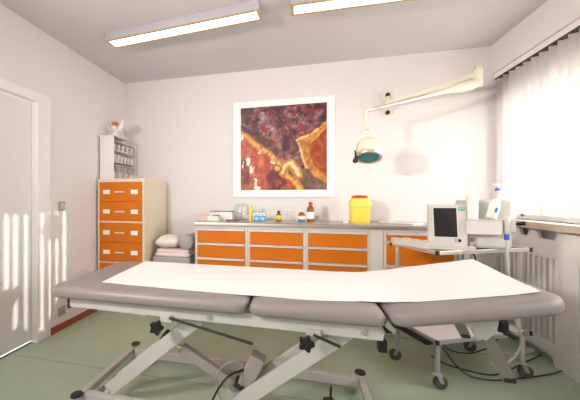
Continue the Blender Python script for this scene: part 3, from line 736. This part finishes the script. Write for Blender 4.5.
# lift arms
for (x0, z0, x1, z1) in ((-1.077, 0.095, -0.530, 0.560), (-0.383, 0.095, 0.205, 0.562)):
    for y, th in ((1.500, 0.02), (1.610, 0.02)):
        a = cp('lift_arm', bar(nb(), (x0, y, z0), (x1, y, z1), th, 0.074, 0.003), FRAMEW)
    b = nb(); cyl(b, (x0, 1.48, z0), (x0, 1.98, z0), 0.012, n=12); cp('pivot_shaft', b, FRAMEW, smooth=True)
    b = nb(); cyl(b, (x1, 1.46, z1+0.006), (x1, 2.015, z1+0.006), 0.012, n=12); cp('pivot_shaft', b, FRAMEW, smooth=True)
# base frame
for y in (1.475, 2.00):
    cp('base_rail', box(nb(), -1.205, 0.335, y-0.02, y+0.02, 0.022, 0.082, 0.004), FRAMEW)
for x in (-1.232, 0.352):
    cp('base_crossbar', box(nb(), x-0.02, x+0.02, 1.44, 2.03, 0.040, 0.080, 0.004), FRAMEW)
    for y in (1.43, 2.04):
        f = nb(); cyl(f, (x, y, 0.0), (x, y, 0.080), 0.022, n=20); ft = cp('foot', f, FRAMEW, smooth=True)
        f = nb(); lathe(f, [(0.028, 0.0805), (0.033, 0.084), (0.031, 0.092), (0.0001, 0.094)], c=(x, y, 0), n=24); cp('foot_cap', f, RUBBER, ft, smooth=True)
# actuator
A0 = Vector((-0.735, 1.555, 0.400)); A1 = Vector((-0.335, 1.555, 0.188)); D = (A1-A0)
cp('piston_rod', cyl(nb(), A0, A0+D*0.2, 0.011), CHROME, smooth=True)
cp('actuator_tube', bar(nb(), A0+D*0.20, A1, 0.045, 0.056, 0.008), GREYP)
b = nb(); bar(b, A0+Vector((-0.0, 0, 0)), A0+Vector((-0.03, 0, 0.02)), 0.06, 0.05); cp('actuator_yoke', b, DARKMETAL)
Mm = Matrix.Translation((-0.262, 1.555, 0.285)) @ Matrix.Rotation(math.radians(24), 4, 'Y')
mh = cp('motor_housing', box(nb(), -0.040, 0.040, -0.042, 0.042, -0.080, 0.092, 0.010, M=Mm), GREYP)
cp('motor_base', box(nb(), -0.055, 0.042, -0.038, 0.038, -0.108, -0.081, 0.006, M=Mm), DARKMETAL, mh)
b = nb(); tube(b, [(-0.29, 1.53, 0.30), (-0.36, 1.45, 0.30), (-0.42, 1.42, 0.22), (-0.455, 1.38, 0.12), (-0.47, 1.34, 0.008)], 0.006); cp('motor_cable', b, BLACK, smooth=True)
b = nb(); tube(b, [(-0.27, 1.53, 0.335), (-0.35, 1.48, 0.36), (-0.42, 1.47, 0.30), (-0.42, 1.47, 0.20), (-0.39, 1.47, 0.15)], 0.004); cp('motor_cable', b, GREYP, smooth=True)
# paper sheet
def ztop(x):
    def f(x):
        x = 0.362+(x-0.362)/math.cos(TILT) if x > 0.362 else x
        if x < 0.35: return ZT+0.0035
        q = ML @ Vector((x, 0, ZT+0.0035)); return q.z+0.0016
    return (f(x-0.03)+f(x)+f(x+0.03)+f(x-0.06)+f(x+0.06))/5 + (0.0025 if 0.24 < x < 0.46 else 0)
b = nb(); NX, NY = 120, 24; rows = []
for j in range(NY+1):
    r = []
    for i in range(NX+1):
        u, v = i/NX, j/NY
        xa = -1.125-0.055*v; xb = 0.985-0.065*(1-v)
        x = xa+(xb-xa)*u
        ya = 1.50-0.030*math.sin(min(1, u/0.42)*PI*0.5)+0.035*math.exp(-((u-0.70)/0.08)**2)-0.02*sm(0.8, 1, u)
        y = ya+(2.085-ya)*v
        zz = ztop(x)+0.0012+0.0018*abs(noise.noise(Vector((x*5, y*5, 2))))
        if u > 0.96 and v < 0.15: zz += 0.004*(u-0.96)/0.04
        r.append((x, y, zz))
    rows.append(r)
T = [[b.verts.new(p) for p in r] for r in rows]; Bt = [[b.verts.new((p[0], p[1], p[2]-0.0008)) for p in r] for r in rows]
for j in range(NY):
    for i in range(NX):
        b.faces.new((T[j][i], T[j][i+1], T[j+1][i+1], T[j+1][i])); b.faces.new((Bt[j+1][i], Bt[j+1][i+1], Bt[j][i+1], Bt[j][i]))
for i in range(NX):
    b.faces.new((T[0][i], Bt[0][i], Bt[0][i+1], T[0][i+1])); b.faces.new((T[NY][i+1], Bt[NY][i+1], Bt[NY][i], T[NY][i]))
for j in range(NY):
    b.faces.new((T[j+1][0], Bt[j+1][0], Bt[j][0], T[j][0])); b.faces.new((T[j][NX], Bt[j][NX], Bt[j+1][NX], T[j+1][NX]))
tag(obj('paper_sheet', b, PAPER, smooth=True, ang=50, origin=(-0.1, 1.78, ZT)), 'long white paper sheet spread over the treatment couch', 'paper sheet')
# foot pedal
t = thing('foot_pedal', 'small dark foot switch on the floor under the couch', 'pedal', (0.155, 1.80, 0), 0.4)
obj('base', box(nb(), -0.03, 0.03, -0.045, 0.045, 0, 0.03, 0.008), DARKMETAL, t)
obj('bow', tube(nb(), [(-0.02, -0.04, 0.03), (-0.02, -0.035, 0.085), (0.0, 0, 0.10), (0.02, 0.035, 0.085), (0.02, 0.04, 0.03)], 0.006), BLACK, t, smooth=True)

# ================================================================== EQUIPMENT CART (local frame: x along the long side, y away)
CA = math.atan2(0.412, 0.911)
ct = thing('equipment_cart', 'chrome and grey two-shelf cart on castors behind the foot end of the couch', 'cart', (0.80, 2.085, 0), CA)
CL, CW = 0.72, 0.40
def shelf(z, m, name, edge=CHROME):
    s = obj(name, box(nb(), 0.014, CL-0.014, 0.014, CW-0.014, z-0.018, z-0.003, 0.001), m, ct)
    b = nb(); 
    box(b, 0.0, CL, 0.0, 0.0135, z-0.024, z, 0.002); box(b, 0.0, CL, CW-0.0135, CW, z-0.024, z, 0.002)
    box(b, 0.0, 0.0135, 0.0136, CW-0.0136, z-0.024, z, 0.002); box(b, CL-0.0135, CL, 0.0136, CW-0.0136, z-0.024, z, 0.002)
    obj('shelf_frame', b, edge, s)
    return s
shelf(0.862, GLASSGREEN, 'upper_shelf'); shelf(0.312, WHITE, 'lower_shelf', GREYTRIM)
for z in (0.862, 0.312):
    for x in (0, CL):
        for y in (0, CW):
            cxx, cyy = x, y
            obj('corner_cap', box(nb(), x-0.006 if x == 0 else x-0.012, x+0.012 if x == 0 else x+0.006, y-0.006 if y == 0 else y-0.012, y+0.012 if y == 0 else y+0.006, z-0.026, z+0.002, 0.003), BLACK, ct)
def caster(x, y, a):
    st_ = nb(); lathe(st_, [(0.030, 0.089), (0.032, 0.093), (0.015, 0.104), (0.012, 0.112)], c=(x, y, 0), n=20)
    c = obj('caster', st_, GREYTRIM, ct, smooth=True)
    M = Matrix.Translation((x, y, 0)) @ Matrix.Rotation(a, 4, 'Z')
    b = nb()
    for s in (-1, 1): prism(b, [(-0.012, 0.09), (0.014, 0.09), (0.032, 0.045), (0.026, 0.036), (0.012, 0.04)], 'y', s*0.016-0.0015, s*0.016+0.0015)
    box(b, -0.012, 0.014, -0.018, 0.018, 0.084, 0.0895)
    bmesh.ops.transform(b, matrix=M, verts=b.verts); obj('fork', b, GREYTRIM, c)
    b = nb(); cyl(b, (0.016, -0.014, 0.040), (0.016, 0.014, 0.040), 0.040, n=28); bmesh.ops.bevel(b, geom=[e for e in b.edges if e.calc_face_angle(0) > 1], offset=0.004, segments=2, affect='EDGES')
    bmesh.ops.transform(b, matrix=M, verts=b.verts); w_ = obj('wheel', b, mat('caster_rubber', (92, 86, 80), 0.6) if 'caster_rubber' not in bpy.data.materials else bpy.data.materials['caster_rubber'], c, smooth=True)
    return c
for x, y, a in ((0.03, 0.03, -0.25), (0.03, CW-0.03, 2.75), (CL-0.03, 0.03, -0.5), (CL-0.03, CW-0.03, 2.6)):
    caster(x, y, a)
    b = nb(); cyl(b, (x, y, 0.112), (x, y, 0.2875), 0.014, n=16); obj('post', b, CHROME if x > 0.3 else GREYTRIM, ct, smooth=True)
for x, y in ((0.03, CW-0.03), (CL-0.03, CW-0.03), (CL-0.03, 0.05)):
    b = nb(); cyl(b, (x, y, 0.3125), (x, y, 0.8375), 0.014, n=16); obj('post', b, CHROME, ct, smooth=True)
obj('rear_bar', box(nb(), -0.06, CL, CW+0.001, CW+0.016, 0.845, 0.868, 0.003), CHROME, ct)
# black power box beneath the left of the lower shelf
b = nb(); box(b, -0.02, 0.03, 0.06, CW-0.02, 0.258, 0.287, 0.004); obj('power_box', b, BLACK, ct)

# ================================================================== ULTRASOUND SCANNER
UZ = 0.8625
us = thing('ultrasound_scanner', 'beige ultrasound scanner with a tilted dark screen on the cart', 'ultrasound scanner', (0.95, 2.25, UZ), math.radians(-3))
# main body at the right
b = nb(); box(b, 0.085, 0.33, 0.02, 0.20, 0.0, 0.315, 0.014); box(b, -0.09, 0.10, 0.045, 0.19, 0.0, 0.25, 0.012)
obj('body', b, DEVICE, us)
b = nb(); box(b, 0.10, 0.32, 0.0145, 0.0195, 0.02, 0.13, 0.002); obj('front_panel', b, DEVICE2, us)
# monitor
Mt = Matrix.Translation((-0.040, -0.03, 0.022)) @ Matrix.Rotation(math.radians(-7), 4, 'X')
b = nb()
prism(b, [(-0.113, 0.0), (0.100, -0.005), (0.104, 0.262), (-0.104, 0.262)], 'y', -0.03, 0.0); box(b, -0.09, 0.09, 0.0, 0.05, 0.01, 0.25, 0.01)
bmesh.ops.transform(b, matrix=Mt, verts=b.verts); mo = obj('monitor', b, DEVICE, us)
b = nb(); box(b, -0.080, 0.048, -0.0325, -0.0305, 0.052, 0.238, 0.001, M=Mt); obj('screen', b, SCREEN, mo)
b = nb()
box(b, -0.086, 0.054, -0.0345, -0.0302, 0.239, 0.244, M=Mt); box(b, -0.086, 0.054, -0.0345, -0.0302, 0.046, 0.051, M=Mt); box(b, -0.086, -0.081, -0.0345, -0.0302, 0.0515, 0.2385, M=Mt); box(b, 0.049, 0.054, -0.0345, -0.0302, 0.0515, 0.2385, M=Mt)
obj('bezel', b, DEVICE2, mo)
b = nb(); box(b, 0.058, 0.096, -0.032, -0.0302, 0.222, 0.243, 0.0005, M=Mt); bd = obj('badge', b, TEAL, mo)
cu = bpy.data.curves.new('lettering', 'FONT'); cu.body = 'SIEMENS'; cu.size = 0.0085; cu.align_x = 'CENTER'; cu.align_y = 'CENTER'; cu.extrude = 0.0002
tmp = bpy.data.objects.new('lettering', cu); COL.objects.link(tmp)
dg = bpy.context.evaluated_depsgraph_get(); dg.update(); tme = bpy.data.meshes.new_from_object(tmp.evaluated_get(dg)); bpy.data.objects.remove(tmp)
tme.transform(Mt @ Matrix.Translation((0.077, -0.0324, 0.2325)) @ Matrix.Rotation(PI/2, 4, 'X')); tme.materials.clear(); tme.materials.append(LABELW)
lt = bpy.data.objects.new('lettering', tme); COL.objects.link(lt); lt.parent = bd
b = nb(); box(b, 0.050, 0.066, -0.034, -0.0302, 0.022, 0.040, 0.001, M=Mt); obj('power_button', b, BLACK, mo)
b = nb(); box(b, 0.036, 0.038, -0.033, -0.0302, 0.022, 0.042, M=Mt); obj('indicator', b, BLACK, mo)
# keyboard console: wedge pointing left/front
b = nb(); 
pl_ = [(-0.345, 0.085), (-0.27, -0.165+0.06), (0.06, -0.125), (0.085, 0.045), (-0.09, 0.09)]
prism(b, [(-0.335, 0.13), (-0.325, 0.07), (-0.175, -0.085), (0.09, -0.095), (0.10, 0.04), (-0.09, 0.044), (-0.10, 0.16)], 'z', 0.0, 0.020)
for v in b.verts:
    if v.co.z > 0.01: v.co.z = 0.022 if v.co.x > -0.16 else 0.044
ky = obj('keyboard_console', b, DEVICE, us)
b = nb(); box(b, -0.27, -0.22, 0.05, 0.09, 0.040, 0.048, 0.002); box(b, -0.22, -0.185, 0.0, 0.04, 0.036, 0.046, 0.002); obj('keys', b, DEVICE2, ky)
# tray in front of the body
b = nb(); prism(b, [(0.055, 0.105), (0.065, 0.100), (0.225, 0.100), (0.240, 0.105), (0.240, 0.185), (0.055, 0.185)], 'y', -0.060, 0.0135)
tr = obj('accessory_tray', b, DEVICE2, us)
b = nb(); box(b, 0.050, 0.245, -0.065, 0.0136, 0.1852, 0.1925, 0.002); obj('tray_rim', b, DEVICE, tr)
b = nb(); box(b, 0.247, 0.285, -0.035, 0.019, 0.105, 0.185, 0.006); obj('probe_holder', b, DEVICE, us)
b = nb(); box(b, 0.288, 0.322, -0.030, 0.019, 0.115, 0.195, 0.006); obj('probe_holder', b, DEVICE, us)
b = nb(); cyl(b, (0.336, -0.01, 0.165), (0.372, -0.02, 0.172), 0.012, n=16); cyl(b, (0.32, -0.01, 0.163), (0.34, -0.01, 0.165), 0.006); obj('side_knob', b, BLACK, us, smooth=True)
b = nb(); box(b, 0.105, 0.125, 0.0105, 0.0144, 0.045, 0.068, 0.001); obj('vent', b, GREYP, us)
# probe with cord hanging in the holder
t = thing('ultrasound_probe', 'pale ultrasound probe with a blue collar hanging beside the tray, cord looping down', 'probe', (0.95, 2.25, UZ), math.radians(-3))
b = nb(); lathe(b, [(0.006, 0), (0.011, 0.01), (0.012, 0.06), (0.018, 0.085), (0.016, 0.105), (0.0001, 0.11)], c=(0.266, -0.048, 0.105), n=18); obj('handle', b, DEVICE2, t, smooth=True)
b = nb(); cyl(b, (0.266, -0.048, 0.070), (0.266, -0.048, 0.1045), 0.0125, n=18); obj('collar', b, BLUE, t, smooth=True)
b = nb(); tube(b, [(0.266, -0.048, 0.070), (0.268, -0.055, -0.05), (0.272, -0.06, -0.25), (0.30, -0.07, -0.42), (0.335, -0.06, -0.52), (0.33, -0.03, -0.62), (0.28, -0.02, -0.695), (0.20, 0.0, -0.725)], 0.007); obj('cord', b, DEVICE, t, smooth=True)
Mu = Matrix.Translation((0.95, 2.25, UZ)) @ Matrix.Rotation(math.radians(-3), 4, 'Z')
# paper roll and gel bottles in the tray
p = Mu @ Vector((0.098, -0.026, 0.1928))
t = thing('paper_roll', 'white paper roll standing in the scanner tray', 'roll', p)
b = nb(); lathe(b, [(0.028, 0), (0.030, 0.002), (0.030, 0.148), (0.028, 0.15), (0.009, 0.15), (0.009, 0.143), (0.0001, 0.143)], n=28); obj('roll', b, LABELW, t, smooth=True)
p = Mu @ Vector((0.195, -0.026, 0.1928))
t = thing('gel_bottle', 'white gel bottle with a blue mark leaning in the scanner tray', 'bottle', p)
Mg = Matrix.Rotation(math.radians(14), 4, 'Y')
b = nb(); lathe(b, [(0.026, 0.007), (0.028, 0.012), (0.027, 0.10), (0.02, 0.125), (0.012, 0.13)], n=24, M=Mg); obj('bottle_body', b, LABELW, t, smooth=True)
b = nb(); lathe(b, [(0.013, 0.1302), (0.012, 0.15), (0.004, 0.165)], n=20, M=Mg); obj('nozzle', b, DEVICE2, t, smooth=True)
b = nb()
for z, w_ in ((0.045, 0.005), (0.056, 0.008), (0.067, 0.005)): box(b, -w_, w_, -0.0294, -0.0280, z, z+0.010, M=Mg)
obj('blue_mark', b, BLUE, t)
p = Mu @ Vector((0.285, 0.09, 0.3155))
t = thing('spray_bottle', 'pale squeeze bottle with a blue collar on the scanner, nearest the blind', 'bottle', p)
b = nb(); lathe(b, [(0.028, 0), (0.03, 0.004), (0.03, 0.012), (0.026, 0.05), (0.012, 0.06)], n=24); obj('bottle_body', b, DEVICE2, t, smooth=True)
b = nb(); lathe(b, [(0.012, 0.0602), (0.0125, 0.062), (0.0125, 0.075), (0.012, 0.076)], n=20); obj('collar', b, BLUE, t, smooth=True)
b = nb(); cyl(b, (0, 0, 0.0762), (0, 0, 0.092), 0.008); bar(b, (-0.04, 0, 0.098), (0.014, 0, 0.098), 0.013, 0.014); obj('spray_head', b, DEVICE2, t)

# ================================================================== CABLES
b = nb(); tube(b, [(0.90, 2.45, 0.05), (1.00, 2.43, 0.007), (1.20, 2.36, 0.006), (1.35, 2.44, 0.006), (1.55, 2.60, 0.006), (1.712, 2.70, 0.03)], 0.0045)
tag(obj('power_cable', b, BLACK, smooth=True), 'black power cable running on the floor from under the cart to the radiator cover', 'cable')
b = nb(); tube(b, [(0.86, 2.20, 0.26), (0.95, 2.25, 0.19), (1.10, 2.34, 0.15), (1.25, 2.40, 0.19), (1.30, 2.42, 0.26)], 0.0045)
tag(obj('signal_cable', b, BLACK, smooth=True), 'black cable hanging in a loop beneath the lower cart shelf', 'cable')
b = nb(); tube(b, [(0.86, 2.16, 0.24), (0.97, 2.24, 0.10), (1.08, 2.30, 0.012), (1.21, 2.30, 0.006), (1.42, 2.38, 0.006), (1.60, 2.46, 0.006), (1.712, 2.52, 0.012)], 0.0045)
tag(obj('power_cable', b, DARKMETAL, smooth=True), 'thin dark cable lying on the floor nearest the couch strut', 'cable')
b = nb(); tube(b, [(1.20, 2.86, 0.006), (1.30, 2.70, 0.006), (1.45, 2.72, 0.006), (1.60, 2.74, 0.006), (1.69, 2.76, 0.02)], 0.005)
tag(obj('floor_cable', b, DEVICE2, smooth=True), 'pale cable running over the floor to the white plug', 'cable')
b = nb(); cyl(b, (1.665, 2.77, 0.022), (1.715, 2.79, 0.022), 0.022, 0.017, n=18)
tag(obj('plug', b, DEVICE2, smooth=True), 'round white plug on the floor at the radiator cover', 'plug')
b = nb(); tube(b, [(1.17, 2.52, 0.842), (1.19, 2.48, 0.74), (1.13, 2.46, 0.62), (1.15, 2.47, 0.50), (1.20, 2.47, 0.33)], 0.005)
tag(obj('hanging_cable', b, BLACK, smooth=True), 'black cable hanging between the two cart shelves', 'cable')
# small signal box on lower cart shelf
